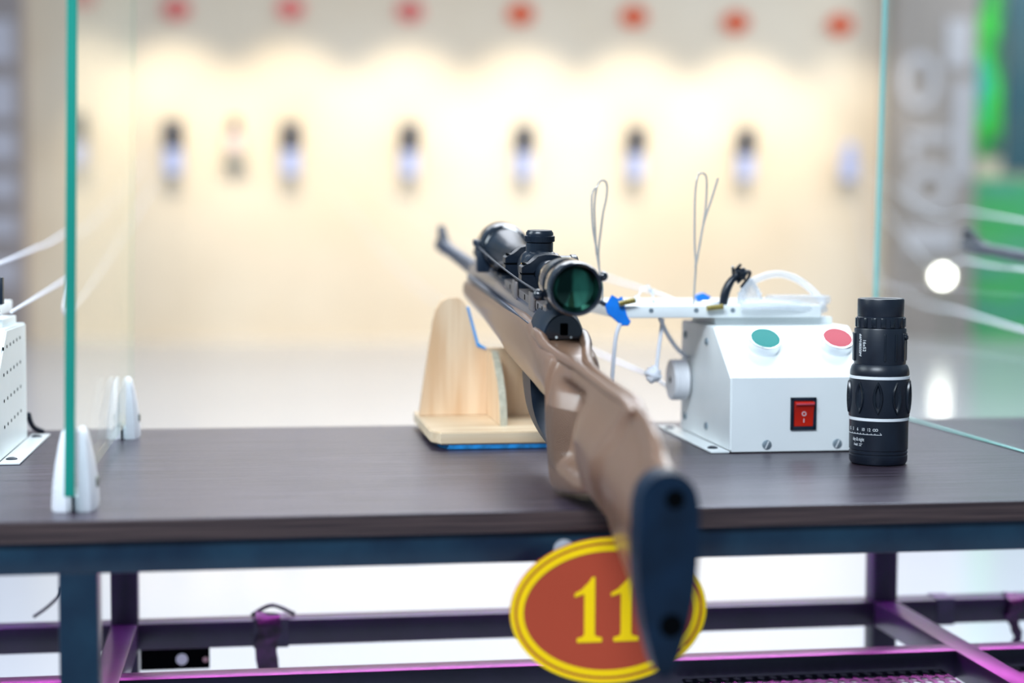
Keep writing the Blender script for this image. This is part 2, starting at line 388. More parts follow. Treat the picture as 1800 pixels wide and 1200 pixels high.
# perforated sheet under the middle rail
def perforated(bm, x0, x1, y0, y1, z, step, r, th):
    nx = int((x1 - x0) / step); ny = int((y1 - y0) / step)
    for layer in (z, z - th):
        for i in range(nx):
            for j in range(ny):
                cx = x0 + (i + .5) * step; cy = y0 + (j + .5) * step; h = step / 2
                o = [bm.verts.new((cx + a * h, cy + c * h, layer)) for a, c in ((-1, -1), (0, -1), (1, -1), (1, 0), (1, 1), (0, 1), (-1, 1), (-1, 0))]
                q = [bm.verts.new((cx + r * math.cos(w), cy + r * math.sin(w), layer)) for w in [math.radians(-135 + 45 * k) for k in range(8)]]
                for k in range(8): bm.faces.new((o[k], o[(k + 1) % 8], q[(k + 1) % 8], q[k]))
b = nb(); perforated(b, .40, .675, 1.36, 1.53, .5405, .0120, .0046, .0012); perforated(b, .712, .90, 1.36, 1.53, .5405, .0120, .0046, .0012)
obj('perforated_shelf', b, M['steelb'], bench, False)
# bracket plate with two holes beneath the back rail
b = nb(); box(b, -.128, -.056, YB - .034, YB - .031, .507, .5295, .001)
br_ = obj('bracket_plate', b, M['hole'], bench, False)
b = nb(); lathe(b, (-.085, YB - .034, .518), (0, -1, 0), [(0, .0062), (.0006, .0062)], 20); obj('slot_hole', b, M['ringw'], br_, label='pale oval hole')
b = nb(); lathe(b, (-.0605, YB - .034, .517), (0, -1, 0), [(0, .003), (.0006, .003)], 16); obj('screw_hole', b, mat('pinkish_screw', (.5, .3, .3), .5), br_)
# tape wraps on the back rail
def band(name, x0, x1, y0, y1, z0, z1, m, lab, th=.0012):
    b = nb()
    box(b, x0, x1, y0 - th, y0, z0 - th, z1 + th); box(b, x0, x1, y1, y1 + th, z0 - th, z1 + th)
    box(b, x0, x1, y0, y1, z1, z1 + th); box(b, x0, x1, y0, y1, z0 - th, z0)
    return tag(obj(name, b, M[m], None, False), lab, 'tape')
band('tape_wrap', -.010, .027, YB - .0345, YB - .0075, .529, .557, 'tapeb', 'dark tape wrapped round the lower back rail left of the number sign')
band('tape_wrap', .757, .777, YB - .0345, YB - .0075, .529, .557, 'tapeb', 'dark tape patch on the lower back rail right of the cross rail')
def ribbon(bm, pts, w, th=.001, ex=(1, 0, 0)):
    pts = curve(pts, 6); ex = Vector(ex); R = []
    for i, p in enumerate(pts):
        t = (pts[min(i + 1, len(pts) - 1)] - pts[max(i - 1, 0)]).normalized(); n = ex.cross(t).normalized()
        ww = (w[0] + (w[1] - w[0]) * i / (len(pts) - 1)) / 2 if isinstance(w, tuple) else w / 2
        e = (ex + n * .35 * math.sin(i * .9)).normalized()
        R.append([bm.verts.new(p + e * ww * a + n * th * c) for a, c in ((-1, -1), (1, -1), (1, 1), (-1, 1))])
    for a, c in zip(R, R[1:]):
        for k in range(4): bm.faces.new((a[k], a[(k + 1) % 4], c[(k + 1) % 4], c[k]))
    bm.faces.new(R[0]); bm.faces.new(R[-1])
b = nb(); yr = YB - .0385
ribbon(b, [(.004, YB - .02, .5605), (.006, yr, .558), (.007, yr - .002, .545), (.003, yr, .53), (.006, yr + .004, .50), (.007, yr + .004, .47), (.004, yr, .43)], (.026, .022))
tag(obj('cloth_strip', b, M['purple']), 'crumpled purple cloth strip hanging from the lower back rail left of the number sign', 'cloth')
b = nb(); tube(b, curve([(-.012, YB - .02, .5595), (.0, YB - .021, .567), (.010, YB - .021, .570), (.020, YB - .021, .567), (.034, YB - .02, .5595)]), .0022, 8)
tag(obj('cable_tie', b, M['blacks']), 'black cable tie arched over the taped lower back rail', 'cable tie')
b = nb(); ribbon(b, [(.851, YB - .02, .5585), (.850, yr, .556), (.849, yr - .003, .545), (.845, yr, .536), (.850, yr, .522), (.853, yr, .512), (.850, yr, .505)], (.019, .009))
tag(obj('cloth_strip', b, M['purple']), 'twisted magenta purple strip hanging from the lower rail at the far right', 'cloth')
b = nb(); tube(b, curve([P(100, 1046, 1.74), P(97, 1060, 1.74), P(84, 1074, 1.745), P(70, 1086, 1.75), P(50, 1100, 1.755)]), .0018, 8)
b.transform(Matrix.Translation((0, .042, 0)))
tag(obj('cable', b, M['blacks']), 'thin dark cable drooping behind the left front leg under the bench', 'cable')
# magenta strip light under the front edge of the bench
b = nb(); box(b, -.9, 1.6, 1.762, 1.776, .7150, .7197, .001)
tag(obj('strip_light', b, mat('magenta_strip', (1, .1, .8), .4, emit=((1, .14, .95), 52))), 'thin magenta strip light under the rear edge of the bench top', 'light')

# ------------------------------------------------------------------ glass screens and their clamps
def glass_panel(name, lab, x, y0, y1, z0, z1, lean, th=.0077, em='glassedge'):
    b = nb(); box(b, -th / 2, th / 2, y0, y1, 0, z1 - z0, .0006, 1)
    b.transform(Matrix.Translation((x, 0, z0)) @ Matrix.Rotation(lean, 4, 'Y'))
    o = obj(name, b, [M['glass'], M[em], M['glassedge3']], None, False)
    for p in o.data.polygons:
        if abs(p.normal.x) < .8: p.material_index = 1 if (p.normal.y < -.5 or em == 'glassedge2') else 2
    return tag(o, lab, 'glass screen')
glass_panel('glass_screen', 'clear glass screen with a bright teal front edge at left, held by white clamps', -.14, 1.2375, 1.815, .7745, 1.75, .018)
glass_panel('glass_screen', 'clear scratched glass screen standing on the bench at right behind the monocular', .729, 1.25, 1.897, .7605, 1.75, .015, .006, 'glassedge2')
clamp = thing('glass_clamp', 'white tapered plastic clamp nearest the camera, at the front foot of the left glass screen', 'clamp', (-.14, 1.28, ZT), group='clamps of the left glass screen')
def halfclamp(side):
    b = nb(); R = []
    hs = [(0, .0162, .0225), (.004, .0165, .023), (.02, .0155, .022), (.036, .0135, .019), (.050, .0110, .0145), (.058, .0092, .0105), (.0615, .0070, .0060)]
    for z, w, d in hs:
        x0 = side * .0042; x1 = side * w
        R.append([b.verts.new(Vector(p)) for p in ((x0, -d, z), (x0 + (x1 - x0) * .7, -d * .95, z), (x1, -d * .6, z), (x1, d * .6, z), (x0 + (x1 - x0) * .7, d * .95, z), (x0, d, z))])
    for a, c in zip(R, R[1:]):
        for k in range(6): b.faces.new((a[k], a[(k + 1) % 6], c[(k + 1) % 6], c[k]))
    b.faces.new(R[0]); b.faces.new(R[-1]); return b
for s in (-1, 1): obj('jaw', halfclamp(s), M['whitep'], clamp, local=True, angle=50)
b = nb(); box(b, -.0045, .0045, -.021, .021, .0, .012, .0008); obj('base', b, M['whitep'], clamp, local=True)
b = nb(); box(b, -.0009, .0009, -.0236, -.020, .0005, .0135); obj('slot', b, M['hole'], clamp, local=True)
b = nb(); box(b, .0155, .0172, -.006, .002, .016, .024, .001); obj('screw_head', b, M['tgrey'], clamp, local=True)
c2 = copy_tree(clamp); c2.location = (-.14, 1.722, ZT); c2['label'] = 'white tapered plastic clamp at the rear foot of the left glass screen'

# ------------------------------------------------------------------ wooden rifle rest
def make_rest():
    t = thing('rifle_rest', 'pale pine rifle rest with an upright notched board on a blue felt padded base', 'rifle rest', (.25, 1.70, ZT))
    z0 = ZT
    def octo(x0, x1, y0, y1, c): return [(x0 + c * .6, y0), (x1 - c * .6, y0), (x1, y0 + c * 1.5), (x1, y1), (x0, y1), (x0, y0 + c * 1.5)]
    b = nb(); prism(b, octo(.172, .332, 1.580, 1.768, .012), (0, 0, z0 + .0003), (1, 0, 0), (0, 1, 0), (0, 0, 1), .0052, .0004); obj('felt_pad', b, M['bluefelt'], t, label='blue felt pad')
    b = nb(); prism(b, octo(.163, .337, 1.578, 1.775, .014), (0, 0, z0 + .0052), (1, 0, 0), (0, 1, 0), (0, 0, 1), .0120, .0012)
    obj('base', b, M['pineh'], t)
    # upright board across the range with a notch for the fore-end
    zb = z0 + .0172; H = .1255
    L_ = [(.1640, 0), (.1785, .100), (.1815, .112), (.1865, .1205), (.194, .1250), (.204, .1250), (.2105, .1215), (.2140, .115)]
    poly = [(a, c) for a, c in L_] + [(.2165, .110), (.2250, .0765), (.2290, .0700), (.2710, .0700), (.2750, .0765), (.2835, .110)] + [(.5 - a, c) for a, c in reversed(L_)]
    b = nb(); prism(b, poly, (0, 1.722, zb), (1, 0, 0), (0, 0, 1), (0, 1, 0), .015, .001); obj('upright_board', b, M['pine'], t)
    # blue felt lining the notch
    for s in (1, -1):
        X = lambda x: x if s == 1 else .5 - x
        b = nb(); pl = [(X(.2139), .1145), (X(.2163), .1150), (X(.2268), .0770), (X(.2345), .0722), (X(.2345), .0702), (X(.2248), .0735)]
        prism(b, pl, (0, 1.7205, zb), (1, 0, 0), (0, 0, 1), (0, 1, 0), .018); obj('felt_lining', b, M['bluelining'], t, False, label='bright blue lining strip')
    # gusset with a hollow curved front edge
    pts = [(1.7215, 0), (1.7215, .069), (1.700, .0700), (1.690, .0690), (1.672, .059), (1.655, .047), (1.640, .034), (1.630, .020), (1.626, .008), (1.625, 0)]
    b = nb(); prism(b, pts, (.236, 0, zb), (0, 1, 0), (0, 0, 1), (1, 0, 0), .0075, .0006)
    o = obj('gusset', b, [M['pine'], M['plyedge']], t, False)
    for p in o.data.polygons:
        if abs(p.normal.x) < .6: p.material_index = 1
    return t
rest = make_rest()

# ------------------------------------------------------------------ air rifle
TH = math.atan(.0725)
def interp(tab, s):
    if s <= tab[0][0]: return tab[0][1:]
    for a, b in zip(tab, tab[1:]):
        if s <= b[0]:
            t = (s - a[0]) / (b[0] - a[0]); return tuple(x + (y - x) * t for x, y in zip(a[1:], b[1:]))
    return tab[-1][1:]
#        s     bottom   top    wb     wm     wt
STK = [(.012, -.0640, .0615, .0030, .0165, .0125), (.030, -.0585, .0690, .0040, .0172, .0125), (.045, -.0530, .0785, .0048, .0182, .0115),
       (.070, -.0450, .0850, .0060, .0200, .0100), (.100, -.0350, .0872, .0070, .0212, .0095), (.140, -.0220, .0862, .0090, .0215, .0095),
       (.180, -.0060, .0850, .0115, .0212, .0095), (.205, .0015, .0845, .0145, .0205, .0095), (.220, -.0020, .0845, .0170, .0200, .0095),
       (.250, -.0090, .0842, .0195, .0200, .0100), (.290, -.0170, .0850, .0205, .0205, .0110), (.315, -.0205, .0862, .0205, .0215, .0150),
       (.324, -.0205, .0870, .0200, .0225, .0180), (.3275, -.0150, .0874, .0195, .0230, .0190), (.330, .0380, .0876, .0180, .0235, .0200),
       (.340, .0460, .0885, .0190, .0245, .0225), (.360, .0465, .0905, .0200, .0250, .0245), (.378, .0465, .0925, .0205, .0252, .0252),
       (.400, .0470, .0985, .0205, .0250, .0250), (.430, .0475, .1045, .0205, .0248, .0246), (.480, .0480, .1050, .0200, .0246, .0243),
       (.575, .0510, .1020, .0200, .0244, .0240), (.615, .0560, .1010, .0200, .0243, .0238), (.680, .0600, .0990, .0198, .0242, .0236),
       (.745, .0640, .0970, .0196, .0240, .0234), (.840, .0670, .0950, .0194, .0238, .0232), (.884, .0680, .0940, .0190, .0234, .0228), (.890, .0700, .0925, .0180, .0222, .0216)]
def smooth01(x): x = max(0, min(1, x)); return x * x * (3 - 2 * x)
def make_stock():
    bm = nb(); K = 30
    ss = []; s = .012
    while s < .8899:
        ss.append(s); s += .0015 if .315 < s < .345 else .005
    ss.append(.890)
    rings = []
    for s in ss:
        bot, top, wb, wm, wt = interp(STK, s)
        left = []; rightp = []
        nexp = 3.2 if s < .33 else 5.0
        for k in range(K + 1):
            u = .5 - .5 * math.cos(PI * k / K)
            z = bot + (top - bot) * u
            nexp = 5.0 if s >= .33 else (3.2 if (s < .17 or u > .5) else 3.2 + 6 * smooth01((s - .17) / .06))
            if u < .5: w = wb + (wm - wb) * smooth01(u / .5)
            else: w = wm + (wt - wm) * smooth01((u - .5) / .42)
            e = (1 - abs(2 * u - 1) ** nexp) ** (1 / nexp) if 0 < k < K else 0
            w *= e
            # hollow between grip and butt (both sides)
            c = .262 + .30 * (z - .04)
            sc = smooth01((s - c + .040) / .009) * (1 - smooth01((s - c - .022) / .032)) * smooth01((z - .004) / .012) * (1 - smooth01((z - .064) / .010))
            w -= .0155 * sc
            # step of the cheek piece: slimmer below a slanting line, slimmer behind it
            if s < .2:
                line = .112 + (.086 - z) / 1.30
                w -= .0058 * smooth01((line - s) / .013) * e * smooth01((z + .030) / .04) * (.35 + .65 * smooth01((s - .012) / .05))
            # saddle in the top of the wrist
            zz = z
            if s > .30 and s < .40 and u > .75:
                zz = z
            left.append((-w, zz)); rightp.append((w, zz))
        pts = left + rightp[-2:0:-1]
        rings.append([bm.verts.new((x, s, z)) for x, z in pts])
    # saddle: pull the top centre down between the side walls
    n = len(rings[0])
    for a, b in zip(rings, rings[1:]):
        for k in range(n): bm.faces.new((a[k], a[(k + 1) % n], b[(k + 1) % n], b[k]))
    bm.faces.new(rings[0]); bm.faces.new(rings[-1])
    return bm
def make_rifle():
    R = Matrix.Rotation(TH, 3, 'X')
    t = thing('air_rifle', 'brown stocked air rifle with a telescopic sight, lying along the bench in the middle', 'rifle', (.25, .985, ZT), R)
    L = dict(local=True)
    obj('stock', make_stock(), M['stock'], t, angle=60, **L)
    # raised side walls of the wrist behind the end cap
    for s in (-1, 1):
        b = nb(); pts = [(s * .0185, .405, .096), (s * .0185, .385, .0955), (s * .017, .365, .0905), (s * .0115, .335, .0865), (s * .0062, .300, .0850), (s * .0042, .25, .0840), (s * .0040, .18, .0847), (s * .0036, .125, .0858), (s * .003, .100, .0810)]
        tube(b, curve(pts, 6), [.0052] * 13 + [.0046] * 12 + [.0036] * 24, 12); obj('stock_ridge', b, M['stock'], t, **L)
    # butt pad
    out = []
    for k in range(25):
        u = .5 - .5 * math.cos(PI * k / 24); z = -.0665 + .1295 * u
        w = interp([(0, .0042), (.10, .0078), (.25, .0128), (.42, .0166), (.60, .0180), (.80, .0176), (1, .0165)], u)[0]
        e = 1
        if u > .86: e = max(0, 1 - ((u - .86) / .14) ** 2) ** .5
        if u < .04: e = max(0, 1 - ((.04 - u) / .04) ** 2) ** .5
        out.append((w * e * 1.07, z))
    poly = [(-w, z) for w, z in out] + [(w, z) for w, z in out[-2:0:-1]]
    b = nb(); prism(b, poly, (-.0028, -.006, 0), (1, 0, 0), (0, 0, 1), (0, 1, 0), .026, .0022)
    pad = obj('butt_pad', b, M['rubber'], t, label='black rubber butt pad', **L)
    for z, r in ((.0475, .0046), (-.0325, .0056)):
        b = nb(); lathe(b, (0, -.0064, z), (0, 1, 0), [(0, r), (.0008, r)], 20); lathe(b, (0, -.0066, z), (0, 1, 0), [(0, r * 1.35), (0, r), (.001, r), (.001, r * 1.35)], 20, False)
        obj('screw_hole', b, M['hole'], pad, **L)
    # action
    b = nb(); lathe(b, (0, .405, .099), (0, 1, 0), [(0, .0150), (.001, .0165), (.490, .0165), (.496, .0150), (.500, .0125)], 48); tb = obj('action_tube', b, M['blued'], t, label='blued steel action tube', **L)
    b = nb()
    for s in (-1, 1): box(b, s * .0195 - .0022, s * .0195 + .0022, .43, .86, .0965, .1015, .001)
    obj('side_strip', b, M['barrelm'], t, **L)
    b = nb(); box(b, -.0085, .0085, .66, .865, .1125, .1168, .0012)
    for k in range(5): box(b, -.0095, .0095, .675 + k * .036, .690 + k * .036, .1150, .1182, .0008)
    obj('scope_groove', b, M['blacks'], t, **L)
    b = nb(); lathe(b, (0, .895, .0985), (0, 1, 0), [(0, .0125), (.02, .0105), (.06, .0092), (.36, .0080), (.365, .0098), (.43, .0098), (.436, .0085), (.438, .004), (.425, .0035)], 40)
    bar = obj('barrel', b, M['barrelm'], t, label='grey blued barrel', **L)
    b = nb(); prism(b, [(1.262, .105), (1.262, .1075), (1.285, .1120), (1.318, .1245), (1.331, .1255), (1.333, .105)], (-.0048, 0, 0), (0, 1, 0), (0, 0, 1), (1, 0, 0), .0096, .0012); obj('front_sight', b, M['rubber'], t, **L)
    b = nb(); box(b, -.0085, .0085, .872, .892, .112, .130, .0015); box(b, -.0115, .0115, .874, .890, .121, .1275, .001); box(b, -.0105, -.002, .874, .888, .1275, .1365, .002)
    obj('rear_sight', b, M['blacks'], t, **L)
    # end cap: half round, flat underneath
    def half(r, y, z0=.0935, n=28): return [(r * math.cos(PI * k / n), y, z0 + r * 1.28 * math.sin(PI * k / n)) for k in range(n + 1)]
    b = nb(); rings = []
    for y, r in ((.4300, .0204), (.4000, .0204), (.3860, .0188), (.3800, .0170)):
        rings.append([b.verts.new(p) for p in half(r, y)])
    for a, c in zip(rings, rings[1:]):
        for k in range(len(a)): b.faces.new((a[k], a[(k + 1) % len(a)], c[(k + 1) % len(a)], c[k]))
    b.faces.new(rings[0]); b.faces.new(rings[-1]); cap = obj('end_cap', b, M['blackp'], t, label='navy black end cap', **L)
    b = nb(); pr = [(p[0], p[2]) for p in half(.0158, 0, .0940)]; prism(b, pr, (0, .3772, 0), (1, 0, 0), (0, 0, 1), (0, 1, 0), .003, .0008); obj('end_plate', b, M['blackg'], cap, **L)
    b = nb(); box(b, -.0030, .0034, .3752, .3775, .0975, .1075, .0008); obj('safety_catch', b, M['hole'], cap, **L)
    for x in (-.0062, .0062):
        b = nb(); lathe(b, (x, .3766, .0958), (0, 1, 0), [(0, .0011), (.0008, .0011)], 14); obj('white_dot', b, M['dotw'], cap, label='small white dot', **L)
    # trigger guard and trigger
    o_ = curve([(0, .548, .053), (0, .541, .036), (0, .524, .019), (0, .497, .0085), (0, .45, .002), (0, .38, .0), (0, .328, .003)], 5)
    i_ = curve([(0, .328, .006), (0, .40, .004), (0, .445, .007), (0, .475, .016), (0, .492, .030), (0, .500, .053)], 5)
    b = nb(); prism(b, [(p.y, p.z) for p in o_ + i_], (-.008, 0, 0), (0, 1, 0), (0, 0, 1), (1, 0, 0), .016, .0008)
    obj('trigger_guard', b, M['blackp'], t, **L)
    b = nb(); tube(b, curve([(0, .440, .051), (0, .437, .040), (0, .430, .028), (0, .434, .016)], 5), [.0026] * 10 + [.0022] * 6, 8); obj('trigger', b, M['blackp'], t, **L)
    # scope
    A = .1415
    b = nb(); lathe(b, (0, .40, A), (0, 1, 0), [(0, .0127), (.075, .0127), (.082, .0165), (.094, .0175), (.118, .0175), (.130, .0165), (.137, .0127), (.245, .0127), (.262, .0140), (.318, .0222)], 56)
    sc = obj('telescopic_sight', b, M['blacks'], t, label='black telescopic sight', **L)
    b = nb(); lathe(b, (0, .3250, A), (0, 1, 0), [(.0060, .0186), (.0010, .0190), (0, .0201), (.0003, .0213), (.0020, .0221), (.020, .0223), (.022, .0216), (.023, .0210), (.036, .0210), (.0365, .0216), (.050, .0216), (.0505, .0210), (.058, .0208), (.059, .0198), (.072, .0190), (.0725, .0180), (.084, .0172), (.090, .0150), (.096, .0127)], 72, False)
    eye = obj('eyepiece', b, M['blackg'], sc, label='glossy eyepiece', **L)
    b = nb(); lathe(b, (0, .3300, A), (0, 1, 0), [(-.0036, 0), (-.0034, .0035), (-.0028, .007), (-.0021, .0105), (-.0010, .0140), (.0010, .0187), (.003, .0190)], 56)
    obj('eyepiece_lens', b, M['lens'], sc, label='green coated lens', **L)
    b = nb(); lathe(b, (0, .712, A), (0, 1, 0), [(0, .0215), (.004, .0245), (.010, .0262), (.034, .0270), (.036, .0262), (.038, .0240), (.030, .0225)], 64, False); lathe(b, (0, .712, A), (0, 1, 0), [(.028, .0226), (.029, .0)], 48, False)
    obj('objective_bell', b, M['blackg'], sc, **L)
    ts = .506
    b = nb(); lathe(b, (0, ts, A), (0, 0, 1), [(.004, .0178), (.0125, .0158), (.0150, .0132), (.0155, .0124), (.0235, .0124), (.0240, .0118), (.0245, .0134), (.0298, .0134), (.0302, .0124), (.0325, .0124), (.0348, .0108), (.0350, 0)], 72)
    tu = obj('elevation_turret', b, M['blacks'], sc, **L)
    b = nb()
    for k in range(60):
        a = 2 * PI * k / 60; c, s = math.cos(a), math.sin(a); box(b, -.0003, .0003, .0131, .0138, .0250, .0294, R=Matrix.Translation((0, ts, A)) @ Matrix.Rotation(a, 4, 'Z'))
    obj('knurling', b, M['blacks'], sc, False, **L)
    b = nb(); lathe(b, (0, ts, A), (1, 0, 0), [(.004, .0165), (.0165, .0140), (.0185, .0118), (.0285, .0118), (.029, .0128), (.0335, .0128), (.035, .0112), (.0351, 0)], 48)
    obj('windage_turret', b, M['blacks'], sc, **L)
    b = nb(); prism(b, [(-.002, -.003), (.002, -.003), (.0028, .003), (.0014, .003), (0, -.001), (-.0012, .003), (-.0026, .003)], (-.0176, .4935, .1445), (0, -1, 0), (0, 0, 1), (-1, 0, 0), .0008)
    obj('gold_mark', b, M['gold'], sc, False, label='small gold mark', **L)
    # mounting rings
    def ring(y0, y1):
        rr = .0132
        def arc(a0, a1, n=14): return [(rr * math.cos(a0 + (a1 - a0) * k / n), rr * math.sin(a0 + (a1 - a0) * k / n)) for k in range(n + 1)]
        capo = [(-.0245, .0008), (-.0245, .0058), (-.0215, .0078), (-.0170, .0092), (-.0100, .0155), (-.004, .0168), (.004, .0168), (.0100, .0155), (.0170, .0092), (.0215, .0078), (.0245, .0058), (.0245, .0008)] + arc(0.06, PI - .06)
        b = nb(); prism(b, capo, (0, y0, A), (1, 0, 0), (0, 0, 1), (0, 1, 0), y1 - y0, .0005); m1 = obj('mount_ring', b, M['blacks'], sc, angle=30, **L)
        base = [(-.0245, -.0008), (-.0245, -.0052), (-.0215, -.0078), (-.0165, -.0098), (-.0118, -.0150), (-.0118, -.0290), (.0118, -.0290), (.0118, -.0150), (.0165, -.0098), (.0215, -.0078), (.0245, -.0052), (.0245, -.0008)] + arc(-0.06, -PI + .06)
        b = nb(); prism(b, base, (0, y0, A), (1, 0, 0), (0, 0, 1), (0, 1, 0), y1 - y0, .0005); mb_ = obj('mount_base', b, M['blacks'], sc, angle=30, **L)
        for sd in (-1, 1):
            b = nb(); box(b, min(sd * .0128, sd * .0236), max(sd * .0128, sd * .0236), y0 + .0006, y1 - .0006, A - .0012, A + .0012); obj('ring_gap', b, M['hole'], mb_, **L)
        for k in (0, 1):
            for sd in (-1, 1):
                b = nb(); y = y0 + (y1 - y0) * (.3 + .4 * k); lathe(b, (sd * .0208, y, A + .0066), (-sd * .32, 0, 1), [(0, .0021), (.0022, .0021), (.0024, .0012)], 12)
                obj('ring_screw', b, M['hole'], m1, **L)
        b = nb(); box(b, -.0150, -.0122, y0 - .002, y1 + .002, .1085, .1250, .0012)
        obj('clamp_plate', b, M['railgrey'], sc, label='grey clamp plate', **L)
    ring(.452, .470); ring(.550, .568)
    b = nb(); box(b, -.0118, .0118, .400, .640, .1105, .1185, .0012); o = obj('sight_rail', b, M['railgrey'], t, label='grey rail', **L)
    for y in (.415, .437, .472, .510, .548, .60):
        b = nb(); box(b, -.0121, -.0112, y, y + .0035, .1125, .1172); obj('rail_slot', b, M['hole'], o, False, **L)
    # cover knobs and elastic cord
    for (x, y, z, r) in ((-.0245, .362, A - .0085, .0050), (.0238, .336, A + .0095, .0040)):
        b = nb(); bmesh.ops.create_uvsphere(b, u_segments=20, v_segments=14, radius=r, matrix=Matrix.Translation((x, y, z)))
        box(b, min(x, x * .82) - .001, max(x, x * .82) + .001, y - .003, y + .005, z - .002, z + .002, .0006)
        obj('cover_knob', b, M['blackg'], sc, **L)
    b = nb(); tube(b, curve([(-.0262, .3625, A - .0055), (-.0290, .45, A - .0035), (-.0295, .60, A - .0005), (-.0275, .735, A + .003)], 8), .0008, 8); obj('elastic_cord', b, M['blackp'], sc, **L)
    b = nb(); box(b, -.0290, -.0160, .716, .728, A - .024, A - .001, .0015); box(b, -.0290, -.0240, .722, .742, A - .010, A + .009, .002); box(b, -.0310, -.0240, .730, .744, A + .002, A + .009, .002); obj('cover_hinge', b, M['blackp'], sc, **L)
    b = nb(); lathe(b, (-.0165, .352, A - .0165), (0, 1, 0), [(0, .0035), (.012, .0035)], 14); obj('cover_hinge', b, M['blackg'], sc, **L)
    return t
ml = bpy.data.materials.new('green_coated_lens'); ml.use_nodes = True; nt = ml.node_tree; bb = nt.nodes['Principled BSDF']
bb.inputs['Base Color'].default_value = (.035, .17, .115, 1); bb.inputs['Metallic'].default_value = .85; bb.inputs['Roughness'].default_value = .07
nzz = nt.nodes.new('ShaderNodeTexNoise'); nzz.inputs['Scale'].default_value = 60; tcc = nt.nodes.new('ShaderNodeTexCoord'); mpp = nt.nodes.new('ShaderNodeMapping')
mpp.inputs['Scale'].default_value = (1, 1, .35); nt.links.new(tcc.outputs['Object'], mpp.inputs[0]); nt.links.new(mpp.outputs[0], nzz.inputs[0])
crr = nt.nodes.new('ShaderNodeValToRGB'); crr.color_ramp.elements[0].position = .4; crr.color_ramp.elements[0].color = (.003, .016, .012, 1)
crr.color_ramp.elements[1].position = .75; crr.color_ramp.elements[1].color = (.06, .30, .20, 1)  # bright noise patches put lens reflections into the colour
nt.links.new(nzz.outputs['Fac'], crr.inputs[0]); nt.links.new(crr.outputs[0], bb.inputs['Base Color']); M['lens'] = ml
rifle = make_rifle()
r2 = copy_tree(rifle); r2.location = (1.046, 1.030, ZT); r2['label'] = 'second air rifle on the neighbouring bench bay, its muzzle showing through the right glass'
q2 = copy_tree(rest); q2.location = (1.046, 1.745, ZT); q2['label'] = 'pine rifle rest of the neighbouring bay, right of the right glass screen'

